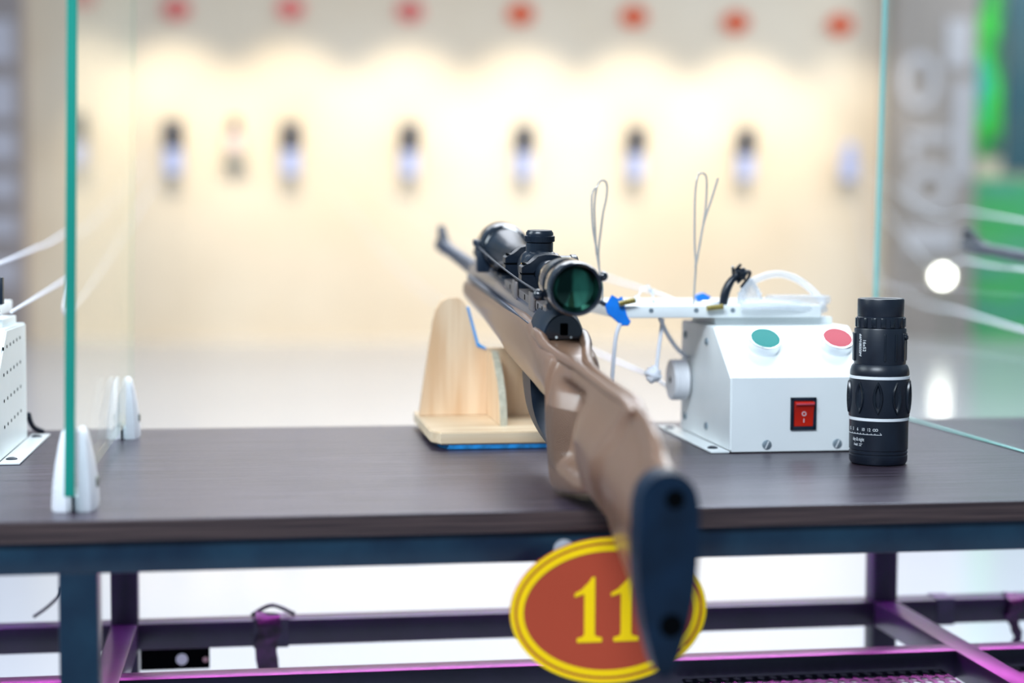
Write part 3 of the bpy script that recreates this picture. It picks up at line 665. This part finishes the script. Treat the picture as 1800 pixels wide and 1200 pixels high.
# ------------------------------------------------------------------ target winch (white control box)
X0, X1, Y0b, Y1b = .443, .583, 1.520, 1.708
def make_winch():
    t = thing('target_winch', 'white metal target winch box with green and red buttons, left of the monocular', 'machine', (.513, 1.61, ZT))
    z0 = ZT + .0015
    prof = [(Y0b, z0), (Y0b, .8325), (1.582, .8785), (Y1b, .8785), (Y1b, z0)]
    b = nb(); prism(b, prof, (X0, 0, 0), (0, 1, 0), (0, 0, 1), (1, 0, 0), X1 - X0, .0015); body = obj('housing', b, M['whitem'], t)
    for xa, xb in ((.4245, .4432), (.5828, .6015)):
        b = nb(); box(b, xa, xb, Y0b + .001, 1.74, ZT + .0003, ZT + .0022, .0006); fl = obj('mounting_flange', b, M['whitem'], t)
        for y in (1.545, 1.715):
            b = nb(); lathe(b, ((xa + xb) / 2 - .001, y, ZT + .002), (0, 0, 1), [(0, .0052), (.0012, .0050), (.0022, .0025), (.0022, 0)], 20); obj('flange_screw', b, M['blackp'], fl, label='black screw')
    # slanted panel: normal and buttons
    d = Vector((0, 1.582 - Y0b, .8785 - .8325)).normalized(); nrm = Vector((0, -d.z, d.y))
    def slant(x, f): return Vector((x, Y0b, .8325)) + d * (.0772 * f)
    for x, f, m, lab in ((.4865, .60, 'green', 'green push button'), (.5600, .60, 'redb', 'red push button')):
        o = slant(x, f)
        b = nb(); lathe(b, o, nrm, [(0, .0160), (.0030, .0160), (.0065, .0158), (.0100, .0157), (.0108, .0154), (.0108, .0140)], 48, False); bz = obj('button_bezel', b, M['chrome'], t, label='chrome button collar')
        b = nb(); lathe(b, o, nrm, [(.006, .0146), (.0108, .0146), (.0112, .0143), (.0113, .008), (.0113, 0)], 48); obj('button_cap', b, M[m], bz, label=lab)
    # rocker switch
    sx, sz = .5152, .7977
    b = nb(); w, h = .0128, .0156
    for a in ((sx - w, sx - w + .0032, sz - h, sz + h), (sx + w - .0032, sx + w, sz - h, sz + h), (sx - w, sx + w, sz + h - .0032, sz + h), (sx - w, sx + w, sz - h, sz - h + .0032)):
        box(b, a[0], a[1], Y0b - .0022, Y0b, a[2], a[3], .0004)
    box(b, sx - w, sx + w, Y0b - .0006, Y0b, sz - h, sz + h)
    sw = obj('rocker_switch', b, M['blackp'], t, label='black framed rocker switch')
    b = nb(); prism(b, [(Y0b, sz - .0122), (Y0b - .0020, sz - .0120), (Y0b - .0030, sz + .0020), (Y0b - .0075, sz + .0100), (Y0b - .0065, sz + .0118), (Y0b, sz + .0122)], (sx - .0094, 0, 0), (0, 1, 0), (0, 0, 1), (1, 0, 0), .0188, .0003)
    rk = obj('rocker', b, M['redsw'], sw, label='red rocker')
    b = nb(); annulus(b, (sx, Y0b - .0029, sz + .0000), (1, 0, 0), (0, 0, 1), (0, -1, 0), .0021, .0021, .0016, .0016, .0004, 20); obj('circle_mark', b, M['ringw'], sw)
    b = nb(); box(b, sx - .00025, sx + .00025, Y0b - .0031, Y0b - .0020, sz - .0085, sz - .0048); obj('line_mark', b, M['ringw'], sw)
    b = nb(); box(b, sx - .0090, sx + .0090, Y0b - .0078, Y0b - .0068, sz + .0088, sz + .0106, .0003); obj('highlight_edge', b, M['redb'], sw)  # paler strip standing in for the specular highlight on the rocker
    for x in (.4795, .5500):
        b = nb(); lathe(b, (x, Y0b, .7680), (0, -1, 0), [(0, .0047), (.0006, .0046), (.0009, .0040), (.0010, 0)], 24); s_ = obj('screw', b, M['screwm'], t, label='grey slotted screw')
        b = nb(); box(b, -.0005, .0005, -.0013, -.0006, -.0040, .0040, R=Matrix.Translation((x, Y0b, .7680)) @ Matrix.Rotation(math.radians(25), 4, 'Y')); obj('screw_slot', b, M['ringw'], s_, False)
    for y, z in ((1.606, .862), (1.690, .864), (1.604, .777), (1.688, .778)):
        b = nb(); lathe(b, (X0, y, z), (-1, 0, 0), [(0, .0038), (.0010, .0038), (.0022, .0026), (.0024, 0)], 20); obj('screw', b, M['screwm'], t, label='zinc side screw')
    # vent dots of the right side
    b = nb()
    for r in range(4):
        for c in range(6):
            y = 1.560 + c * .021; z = .862 - r * .024 - c * -.0008
            lathe(b, (X1 + .0004, y, z), (-1, 0, 0), [(0, .0016), (.0012, .0016)], 8)
    obj('vent_holes', b, M['hole'], t)
    # pulley
    b = nb(); px = X0 - .0005
    prof = [(0, .0085), (.003, .0090), (.003, .0205), (.0045, .0215)]
    for k in range(6): prof += [(.0052 + k * .0020, .0215), (.0062 + k * .0020, .0206)]
    prof += [(.0175, .0215), (.0192, .0208), (.0196, .0040), (.0180, .0035), (.0180, 0)]
    lathe(b, (px, 1.676, .8175), (-1, 0, 0), prof, 56); pl = obj('pulley', b, M['whitep'], t, label='white grooved pulley', angle=50)
    b = nb(); lathe(b, (px - .0182, 1.676, .8175), (-1, 0, 0), [(0, .0032), (.0018, .0030), (.0018, 0)], 14); obj('axle_bolt', b, M['blackp'], pl)
    # top arm
    b = nb(); box(b, .3460, .5600, 1.600, 1.780, .8860, .8985, .0015)
    arm = obj('arm_plate', b, M['whitem'], t, label='white plate arm over the box')
    b = nb(); box(b, .452, .575, 1.610, 1.700, .8784, .8862, .001); obj('arm_spacer', b, M['whitem'], t)
    for (x, y, r, h) in ((.352, 1.612, .0075, .007), (.4480, 1.614, .0095, .0045), (.5040, 1.62, .005, .004), (.54, 1.62, .004, .004)):
        b = nb(); lathe(b, (x, y, .8985), (0, 0, 1), [(0, r), (h * .8, r), (h, r * .8), (h, 0)], 24); obj('arm_pulley', b, M['whitep'], arm)
    for (u, v) in ((1143, 540), (1222, 541), (1286, 546)):
        p = P(u, v, 1.604); b = nb(); lathe(b, (p.x, 1.6006, .8935), (0, -1, 0), [(0, .0024), (.001, .0024)], 14); obj('arm_hole', b, M['screwm'], arm)
    # gold thumb screws
    for cx, cz, rot in ((.3585, .9005, -12), (.4480, .8960, -6)):
        b = nb(); prof = []
        for k in range(7): prof += [(k * .0026, .0030), (k * .0026 + .0013, .0022)]
        lathe(b, (cx - .009, 1.594, cz), (1, 0, math.tan(math.radians(-rot))), prof, 14); obj('brass_bolt', b, mat('brass', (.45, .36, .12), .3, metal=.9, var=.3, scale=90), arm, label='small brass threaded bolt')
    # blue tape on the end of the arm
    b = nb(); prism(b, [(-.011, .006), (-.004, .0165), (.002, .012), (.006, .0150), (.0100, -.004), (.0150, -.0095), (.0125, -.0140), (.0050, -.0140), (.0000, -.008), (-.0085, -.002)], (.3480, 1.5985, .8925), (1, 0, 0), (0, 0, 1), (0, 1, 0), .0045, .0008)
    obj('blue_tape', b, M['bluetape'], arm, False, label='blue tape')
    b = nb(); prism(b, [(0, 0), (.012, .001), (.014, .005), (.006, .009), (-.003, .006)], (.4560, 1.690, .8987), (1, 0, 0), (0, 0, 1), (0, 1, 0), .01, .0008); obj('blue_tape', b, M['bluetape'], arm, False, label='blue tape')
    b = nb(); tube(b, [(.3440, 1.604, .8965), (.334, 1.602, .9015), (.318, 1.600, .9075), (.302, 1.6, .9125)], .0022, 10); obj('arm_rod', b, M['barrelm'], arm)
    # small folded tab on the arm
    b = nb(); pts = [P(1112, 540, 1.66), P(1120, 522, 1.66), P(1130, 508, 1.66), P(1140, 503, 1.66), P(1146, 515, 1.66), P(1150, 535, 1.66)]
    ribbon(b, pts, .010, .0005, (0, 1, 0)); obj('white_tab', b, M['whitep'], arm)
    return t
winch = make_winch()

# clear plastic tubing bundle and black cable bundle lying on the winch
def y_loop(pts, y): return [P(u, v, yy) for (u, v), yy in zip(pts, y)]
def make_bundle():
    t = thing('clear_tubing', 'crumpled clear plastic tubing looped on top of the white winch box with buttons', 'tubing', (.53, 1.65, .8985))
    pts = [(1300, 558), (1304, 528), (1312, 503), (1330, 491), (1352, 483), (1376, 482), (1402, 491), (1424, 507), (1438, 521), (1447, 531), (1440, 541), (1412, 541), (1370, 537), (1330, 536), (1302, 538)]
    b = nb(); tube(b, curve([P(u, v, 1.62 + .03 * math.sin(i * .35)) for i, (u, v) in enumerate(pts)], 7), .0038, 12); obj('tube_loop', b, M['film'], t)
    b = nb(); tube(b, curve([P(u, v, 1.625) for u, v in ((1302, 548), (1340, 549), (1385, 550), (1430, 548), (1452, 541))], 6), .0042, 12); obj('tube_loop', b, M['film'], t)
    b = nb(); bmesh.ops.create_icosphere(b, subdivisions=4, radius=.02, matrix=Matrix.Translation(P(1318, 525, 1.628)))
    c = P(1318, 525, 1.628)
    for v in b.verts:
        d_ = v.co - c; n = math.sin(d_.x * 900 + 2) * math.cos(d_.z * 700) + .7 * math.sin(d_.y * 1100 + d_.x * 600)
        tap = 1 - .45 * max(0, d_.z / .02)
        v.co = c + Vector((d_.x * .62 * tap, d_.y * .5, d_.z * .98)) * (1 + .16 * n)
    obj('crumpled_film', b, M['film'], t, label='crumpled clear plastic film')
    b = nb(); box(b, .512, .575, 1.612, 1.640, .8988, .9080, .003); obj('clear_block', b, M['film'], t)
    return t
bund = make_bundle()
def make_cable():
    t = thing('cable_bundle', 'black braided cable standing up to a frayed knot above the white winch box', 'cable', P(1266, 558, 1.615))
    b = nb(); pts = curve([P(1266, 559, 1.615), P(1271, 535, 1.615), P(1276, 512, 1.615), P(1285, 494, 1.615), P(1297, 481, 1.615), P(1304, 474, 1.615)], 6)
    tube(b, pts, [.0030 + .0016 * math.sin(PI * min(1, i / 22)) for i in range(len(pts))], 12); obj('braided_cable', b, M['blacks'], t)
    c = P(1301, 479, 1.613); rnd = random.Random(3)
    for k in range(11):
        a = rnd.uniform(0, 2 * PI); rr = rnd.uniform(.005, .0115); e = c + Vector((math.cos(a) * rr, rnd.uniform(-.004, .004), math.sin(a) * rr))
        m_ = c + Vector((math.cos(a + 1.2) * rr * .6, rnd.uniform(-.005, .005), math.sin(a + 1.2) * rr * .6))
        b = nb(); tube(b, curve([c, m_, e], 5), .0015, 7); obj('knot_strand', b, M['blacks'], t)
    b = nb(); tube(b, curve([P(1302, 505, 1.612), P(1309, 496, 1.612), P(1316, 487, 1.612), P(1318, 478, 1.612), P(1308, 476, 1.612)], 5), .0016, 7); obj('knot_strand', b, M['blacks'], t)
    return t
cab = make_cable()
# standing loops of clear nylon
def loop(name, lab, paths, y):
    t = thing(name, lab, 'wire loop', P(*paths[0][0], y))
    for pth in paths:
        b = nb(); tube(b, curve([P(u, v, y + .002 * k) for k, (u, v) in enumerate(pth)], 7), .0011, 8); obj('strand', b, M['wire'], t)
LAB = 'clear nylon loop standing up '
loop('nylon_loop', LAB + 'just right of the scope eyepiece', [[(1060, 538), (1057, 505), (1053, 470), (1048, 438), (1046, 400), (1045, 362), (1049, 330), (1057, 317), (1066, 322), (1066, 345), (1060, 375), (1056, 405), (1052, 440), (1053, 470)],
    [(1049, 440), (1042, 400), (1040, 362), (1041, 340), (1046, 330)]], 1.61)
loop('nylon_loop', LAB + 'above the winch arm, with a third loose end', [[(1219, 536), (1221, 500), (1223, 465), (1221, 430), (1221, 380), (1222, 340), (1226, 312), (1233, 304), (1241, 310), (1242, 335), (1240, 368), (1236, 395), (1230, 430), (1224, 462)],
    [(1222, 470), (1228, 440), (1237, 392), (1250, 352), (1262, 313)]], 1.61)

# cords of the winch
def cord(name, lab, pts, r=.0013, group=None, mt='cord'):
    b = nb(); tube(b, curve(pts, 10), r, 8); return tag(obj(name, b, M[mt]), lab, 'cord', group)
cord('white_cord', 'white cord running from the winch arm down to the white pulley', [P(1160, 559, 1.615), P(1172, 585, 1.63), P(1190, 612, 1.655), P(1208, 628, 1.676)], .0022)
t = thing('knotted_cord', 'white cord hanging from the winch arm to a taped knot left of the pulley', 'cord', P(1165, 560, 1.62))
b = nb(); tube(b, curve([P(1165, 560, 1.62), P(1161, 590, 1.62), P(1157, 620, 1.62), P(1154, 648, 1.62)], 6), .0020, 8); obj('cord', b, M['cord'], t)
b = nb(); bmesh.ops.create_icosphere(b, subdivisions=3, radius=.0085, matrix=Matrix.Translation(P(1148, 658, 1.62)))
for v in b.verts: v.co += Vector((math.sin(v.co.z * 900), 0, math.cos(v.co.x * 800))) * .0012
obj('taped_knot', b, M['cord'], t)
cord('white_cord', 'white cord hanging straight down from the blue taped end of the winch arm', [P(1090, 568, 1.60), P(1083, 590, 1.60), P(1079, 625, 1.60), P(1075, 678, 1.60)], .0021)
cord('target_line', 'pale target line sagging from behind the rifle to the white pulley', [P(1200, 700, 1.676), P(1150, 664, 1.80), P(1090, 637, 2.0), P(1035, 613, 2.25), P(900, 555, 3.2), P(700, 470, 6.5), Vector((.30, 14.9, 1.80))], .0018)
cord('target_line', 'faint upper target line running from the winch arm down the range', [P(1215, 540, 1.62), P(1160, 517, 1.9), P(1080, 492, 2.4), P(960, 455, 3.6), P(760, 400, 7), Vector((.24, 14.9, 1.98))], .0018)
cord('target_line', 'pale line crossing the left edge towards the teal glass edge, upper one', [P(-60, 485, 1.62), P(0, 462, 1.9), P(60, 437, 2.3), P(110, 412, 2.8), P(200, 350, 5), Vector((-.76, 14.9, 1.9))], .0019)
cord('target_line', 'pale line crossing behind the left glass screen, lower one', [P(20, 548, 1.66), P(70, 518, 1.95), P(120, 488, 2.3), P(200, 440, 3.4), Vector((-.74, 14.9, 1.75))], .0016)
cord('target_line', 'pale line above the second rifle muzzle behind the right glass', [Vector((1.245, 1.70, .895)), P(1900, 402, 1.9), P(1800, 388, 2.4), P(1700, 371, 3.4), P(1600, 352, 6), Vector((5.4, 14.9, 1.8))], .0022)
cord('target_line', 'pale line below the second rifle muzzle behind the right glass, thickest', [Vector((1.222, 1.662, .83)), P(1900, 602, 1.79), P(1800, 580, 2.1), P(1740, 563, 2.5), P(1690, 548, 3.0), P(1600, 520, 5.5), P(1530, 460, 9), Vector((5.5, 14.9, 1.6))], .0032)
cord('target_line', 'pale line just under the second rifle muzzle behind the right glass', [Vector((1.222, 1.690, .84)), P(1900, 495, 1.84), P(1800, 474, 2.1), P(1700, 458, 2.8), P(1600, 430, 6), Vector((5.45, 14.9, 1.7))], .0022)

# the neighbouring winch at the left edge
w2 = copy_tree(winch); w2.location = winch.location + Vector((-.8165, 0, 0)); w2['label'] = 'white winch box cut off by the left edge, vent holes on its side'
b2 = copy_tree(bund); b2.location = bund.location + Vector((-.8165, -.02, 0)); b2['label'] = 'clear plastic tubing on the winch box at the left edge'
w3 = copy_tree(winch); w3.location = winch.location + Vector((.796, 0, 0)); w3['label'] = 'white winch box of the neighbouring bay beyond the right glass screen'
# black cable and navy knob by the neighbouring winch
b = nb(); tube(b, curve([P(50, 728, 1.74), P(54, 742, 1.75), P(61, 752, 1.76), P(75, 758, 1.77)], 6), .0028, 8)
tag(obj('cable', b, M['blackp']), 'short black cable behind the winch box at the left edge', 'cable')
b = nb(); pv = P(-2, 497, 1.6); box(b, pv.x - .02, pv.x + .0045, 1.59, 1.602, pv.z - .02, pv.z + .0055, .001)
b3 = obj('black_tag', b, M['blackp']); tag(b3, 'small dark tag standing on the winch box at the left edge', 'tag')

# ------------------------------------------------------------------ monocular
MC = Vector((.5605, 1.4400, ZT)); FV = Vector((-.5605, -1.44, 0)).normalized(); RV = Vector((-FV.y, FV.x, 0))
def make_mono():
    t = thing('monocular', 'black monocular telescope standing upright on the bench, right of the white winch box', 'monocular', MC)
    Z = (0, 0, 1); n = 96
    def L(name, prof, m, lab=None, parent=None, **k):
        b = nb(); lathe(b, MC, Z, prof, n, **k); return obj(name, b, M[m], parent or t, label=lab, angle=28)
    L('objective_barrel', [(.0003, .0235), (.0010, .0250), (.0035, .0262), (.0085, .0264), (.0090, .0258), (.0100, .0258), (.0105, .0264), (.0120, .0264), (.0125, .0258), (.0135, .0258), (.0140, .0265), (.0410, .0267), (.0412, .026)], 'mono')
    L('white_ring', [(.0408, .0268), (.0410, .0272), (.0434, .0272), (.0436, .0268)], 'ringw', 'white ring')
    fr = L('focus_ring', [(.0436, .0268), (.0440, .0273), (.050, .0277), (.062, .0278), (.074, .0276), (.0788, .0270)], 'mono')
    L('white_ring', [(.0786, .0268), (.0788, .0271), (.0812, .0271), (.0814, .0268)], 'ringw', 'white ring')
    L('shoulder', [(.0813, .0266), (.0830, .0268), (.0860, .0266), (.0895, .0255), (.0915, .0240), (.0920, .0228)], 'mono')
    L('body_barrel', [(.0915, .0232), (.0930, .0234), (.1235, .0234), (.1245, .0230), (.1247, .021)], 'mono')
    g = [(.1246, .0212), (.1250, .0218), (.1345, .0218), (.1350, .0212), (.1352, .020)]
    rg = L('eyecup_ring', g, 'mono')
    L('eyecup', [(.1350, .0206), (.1355, .0208), (.1500, .0210), (.1512, .0206), (.1518, .0196), (.1512, .0180), (.1500, .0172), (.1470, .0165), (.1460, 0)], 'mono', cap=False)
    L('eye_lens', [(.1462, .0150), (.1470, .008), (.1472, 0)], 'blackg')
    def at(a, r, z): return MC + (FV * math.cos(a) + RV * math.sin(a)) * r + Vector((0, 0, z))
    # lens shaped grip flutes round the focus ring: raised rims round hollow slots
    for k in range(10):
        a = math.radians(-2 + 36 * k)
        e = RV * math.cos(a) - FV * math.sin(a); nn = FV * math.cos(a) + RV * math.sin(a)
        o_ = at(a, .0268, .0620); b = nb(); S = 24; R = []
        for (sc_, dep) in ((1.0, .0006), (.86, .0024), (.62, .0022), (.28, .0006)):
            R.append([b.verts.new(o_ + e * (.0048 * sc_ * math.sin(2 * PI * q / S) * abs(math.sin(2 * PI * q / S)) ** .9) + Vector((0, 0, .0150 * (sc_ ** .4) * math.cos(2 * PI * q / S))) + nn * dep) for q in range(S)])
        for A_, B_ in zip(R, R[1:]):
            for q in range(S): b.faces.new((A_[q], A_[(q + 1) % S], B_[(q + 1) % S], B_[q]))
        b.faces.new(R[-1]); obj('grip_flute', b, M['monog'], fr)
    for k in range(16):
        a = 2 * PI * k / 16 + .12; o_ = at(a, .0216, .1298); nn = (o_ - MC); nn.z = 0; nn.normalize(); e = Vector((-nn.y, nn.x, 0))
        b = nb(); Rm = Matrix((e, nn, Vector((0, 0, 1)))).transposed().to_4x4(); Rm.translation = o_
        box(b, -.0024, .0024, -.001, .0011, -.0045, .0045, .0009, R=Rm); obj('grip_rib', b, M['monog'], rg)
    for k in range(12):
        a = math.radians(11 + 26 * k); o_ = at(a, .0234, .1075); nn = (o_ - MC); nn.z = 0; nn.normalize(); e = Vector((-nn.y, nn.x, 0))
        if k in (11,): continue
        b = nb(); Rm = Matrix((e, nn, Vector((0, 0, 1)))).transposed().to_4x4(); Rm.translation = o_
        box(b, -.0010, .0010, -.001, .0007, -.0125, .0125, .0005, R=Rm); obj('ridge', b, M['monog'], t)
    a = math.radians(72); b = nb(); nn = FV * math.cos(a) + RV * math.sin(a); lathe(b, at(a, .0225, .1165), nn, [(0, .0026), (.0022, .0026), (.0034, .0016), (.0036, 0)], 16); obj('strap_stud', b, M['monog'], t)
    a = math.radians(-78); o_ = at(a, .0232, .1075); nn = FV * math.cos(a) + RV * math.sin(a); e = Vector((-nn.y, nn.x, 0)); Rm = Matrix((e, nn, Vector((0, 0, 1)))).transposed().to_4x4(); Rm.translation = o_
    b = nb(); box(b, -.004, .004, -.001, .0016, -.0130, .0130, .0008, R=Rm); obj('side_pad', b, M['monog'], t)
    # printed writing
    def text(body, size, a0, z0, r, vert=False, shear=0, sx=1, al='LEFT'):
        cu = bpy.data.curves.new('txt', 'FONT'); cu.body = body; cu.size = size; cu.align_x = al; cu.shear = shear
        to = bpy.data.objects.new('txt', cu); COL.objects.link(to); bpy.context.view_layer.update()
        me = bpy.data.meshes.new_from_object(to.evaluated_get(bpy.context.evaluated_depsgraph_get()))
        bpy.data.objects.remove(to); bpy.data.curves.remove(cu)
        b = nb(); b.from_mesh(me); bpy.data.meshes.remove(me)
        for v in b.verts:
            x, y = v.co.x * sx, v.co.y
            if vert: p = at(a0 + y / r, r, z0 - x)
            else: p = at(a0 + x / r, r, z0 + y)
            v.co = p
        top = bmesh.ops.extrude_face_region(b, geom=list(b.faces))
        for g_ in top['geom']:
            if isinstance(g_, bmesh.types.BMVert):
                nn = g_.co - MC; nn.z = 0; g_.co += nn.normalized() * .0001
        return obj('print', b, M['ringw'], t, False, label='white printing')
    D = math.radians
    r_ = .02345; rb = .02672
    text('16x52', .0047, D(-40), .1148, r_, True, sx=.95)
    text('66M/8000M', .0044, D(-52), .1200, r_, True, .3, sx=.95)
    for s_, a in (('1.5', -70), ('3', -57), ('6', -44), ('10', -31), ('12', -19)): text(s_, .0042, D(a), .0318, rb, sx=.80, al='CENTER')
    b = nb()   # infinity sign and scale line
    c_ = [(-.0018 * math.cos(w) - .0018 * (-1), .0013 * math.sin(w)) for w in [2 * PI * k / 20 for k in range(21)]]
    for sgn in (-1, 1): tube(b, [at(D(-6) + (sgn * .0011 + .0011 * math.cos(2 * PI * k / 20)) / rb, rb + .0001, .0332 + .0010 * math.sin(2 * PI * k / 20)) for k in range(21)], .00024, 6)
    tube(b, [at(D(-80 + 86 * k / 30), rb + .00005, .0288) for k in range(31)], .00024, 6)
    tube(b, [at(D(6), rb, .0288), at(D(3), rb, .0306)], .00024, 6)
    for a in (-60, -52, -44, -37, -30, -22, -14, -7): tube(b, [at(D(a), rb, .0288), at(D(a), rb, .0300)], .0002, 5)
    obj('scale_print', b, M['ringw'], t, label='white distance scale')
    text('day & night', .0046, D(-43), .0225, rb, sx=.66, al='CENTER')
    text('Field  22°', .0033, D(-43), .0180, rb, sx=.80, al='CENTER')
    return t
mono = make_mono()

# ------------------------------------------------------------------ number sign hung on the bench front
def make_sign():
    o = Vector((.2575, 1.2000, .6865)); ex, ey, n = (1, 0, 0), (0, 0, 1), (0, -1, 0)
    t = thing('number_sign', 'oval brick red sign with yellow rim and number 11, hung below the bench front', 'sign', o)
    A_, B_ = .0752, .0553
    def ell(name, a0, b0, a1, b1, y, th, m, lab=None):
        b = nb(); annulus(b, o + Vector((0, y, 0)), ex, ey, n, a0, b0, a1, b1, th); return obj(name, b, M[m], t, label=lab)
    b = nb(); prism(b, [(A_ * math.cos(2 * PI * k / 72), B_ * math.sin(2 * PI * k / 72)) for k in range(72)], o, ex, ey, (0, 1, 0), .0035, 0); obj('sign_board', b, M['signred'], t)
    ell('rim', A_, B_, A_ - .0032, B_ - .0032, .0, .0006, 'signyel', 'yellow outer rim')
    ell('rim', A_ - .0052, B_ - .0052, A_ - .0100, B_ - .0100, .0, .0006, 'signyel', 'yellow inner rim')
    # digit 1 with slab serifs
    one = [(-.0030, .0175), (-.0060, .0150), (-.0115, .0120), (-.0115, .0095), (-.0040, .0118), (-.0040, -.0195), (-.0062, -.0212), (-.0095, -.0218), (-.0095, -.0250), (.0095, -.0250), (.0095, -.0218), (.0062, -.0212), (.0040, -.0195), (.0040, .0245), (.0022, .0245)]
    one[0] = (-.0010, .0200)
    for x in (-.0150, .0130):
        b = nb(); prism(b, one, o + Vector((x, 0, .0015)), ex, ey, n, .0007); obj('digit', b, M['signyel'], t, False, label='yellow digit 1')
    b = nb(); prism(b, [(.0560, -.0310), (.0590, -.0280), (.0605, -.0285), (.0575, -.0320)], o, ex, ey, n, .0007); obj('yellow_fleck', b, M['signyel'], t, False)
    b = nb(); lathe(b, (.2270, YF + .0036, .7290), (0, -1, 0), [(0, .0085), (.003, .0082), (.008, .0055), (.0150, .0040)], 28); obj('suction_hook', b, M['film'], t, label='clear suction hook')
    return t
make_sign()

# ------------------------------------------------------------------ light
W = bpy.data.worlds.new('world'); SC.world = W; W.use_nodes = True
bg = W.node_tree.nodes['Background']; bg.inputs[0].default_value = (.52, .74, 1, 1); bg.inputs[1].default_value = .27
def area(name, loc, to, sx, sy, power, col):
    l = bpy.data.lights.new(name, 'AREA'); l.shape = 'RECTANGLE'; l.size = sx; l.size_y = sy; l.energy = power; l.color = col
    o = bpy.data.objects.new(name, l); COL.objects.link(o); o.location = loc
    o.rotation_euler = (Vector(to) - Vector(loc)).to_track_quat('-Z', 'Y').to_euler(); return o
area('ceiling_or_fill_panel', (-.5, .0, 2.25), (.3, 1.5, .7), 1.1, .5, 43, (.80, .90, 1))
area('ceiling_or_fill_panel', (1.2, 2.6, 3.0), (1.0, 2.2, 0), 1.6, 1.0, 55, (.86, .94, 1))
area('ceiling_or_fill_panel', (2.0, 6.5, 4.2), (2.0, 6.6, 0), 5, 4, 215, (.90, .94, 1))
area('ceiling_or_fill_panel', (2.0, 11.5, 4.4), (2.0, 11.6, 0), 7, 3, 105, (.98, .97, 1))
area('ceiling_or_fill_panel', (8.3, 13.0, 4.4), (7.9, 15, 1.8), 2.2, .8, 65, (.95, .98, 1))  # unseen light, added to brighten the green posters
area('ceiling_or_fill_panel', (-1.6, 1.7, 2.0), (.4, 1.6, .8), .9, .9, 22, (.84, .92, 1))  # unseen fill light from the left, added to lift the white box and pulley
for x in TX:
    l = bpy.data.lights.new('target_spot', 'SPOT'); l.energy = 128 if x < 5 else 62; l.color = (1, .90, .72); l.spot_size = math.radians(66); l.spot_blend = 1; l.shadow_soft_size = .06
    o = bpy.data.objects.new('target_spot', l); COL.objects.link(o); o.location = (x, 13.85, 3.35)
    o.rotation_euler = (Vector((x, 15.1, 1.45)) - o.location).to_track_quat('-Z', 'Y').to_euler()
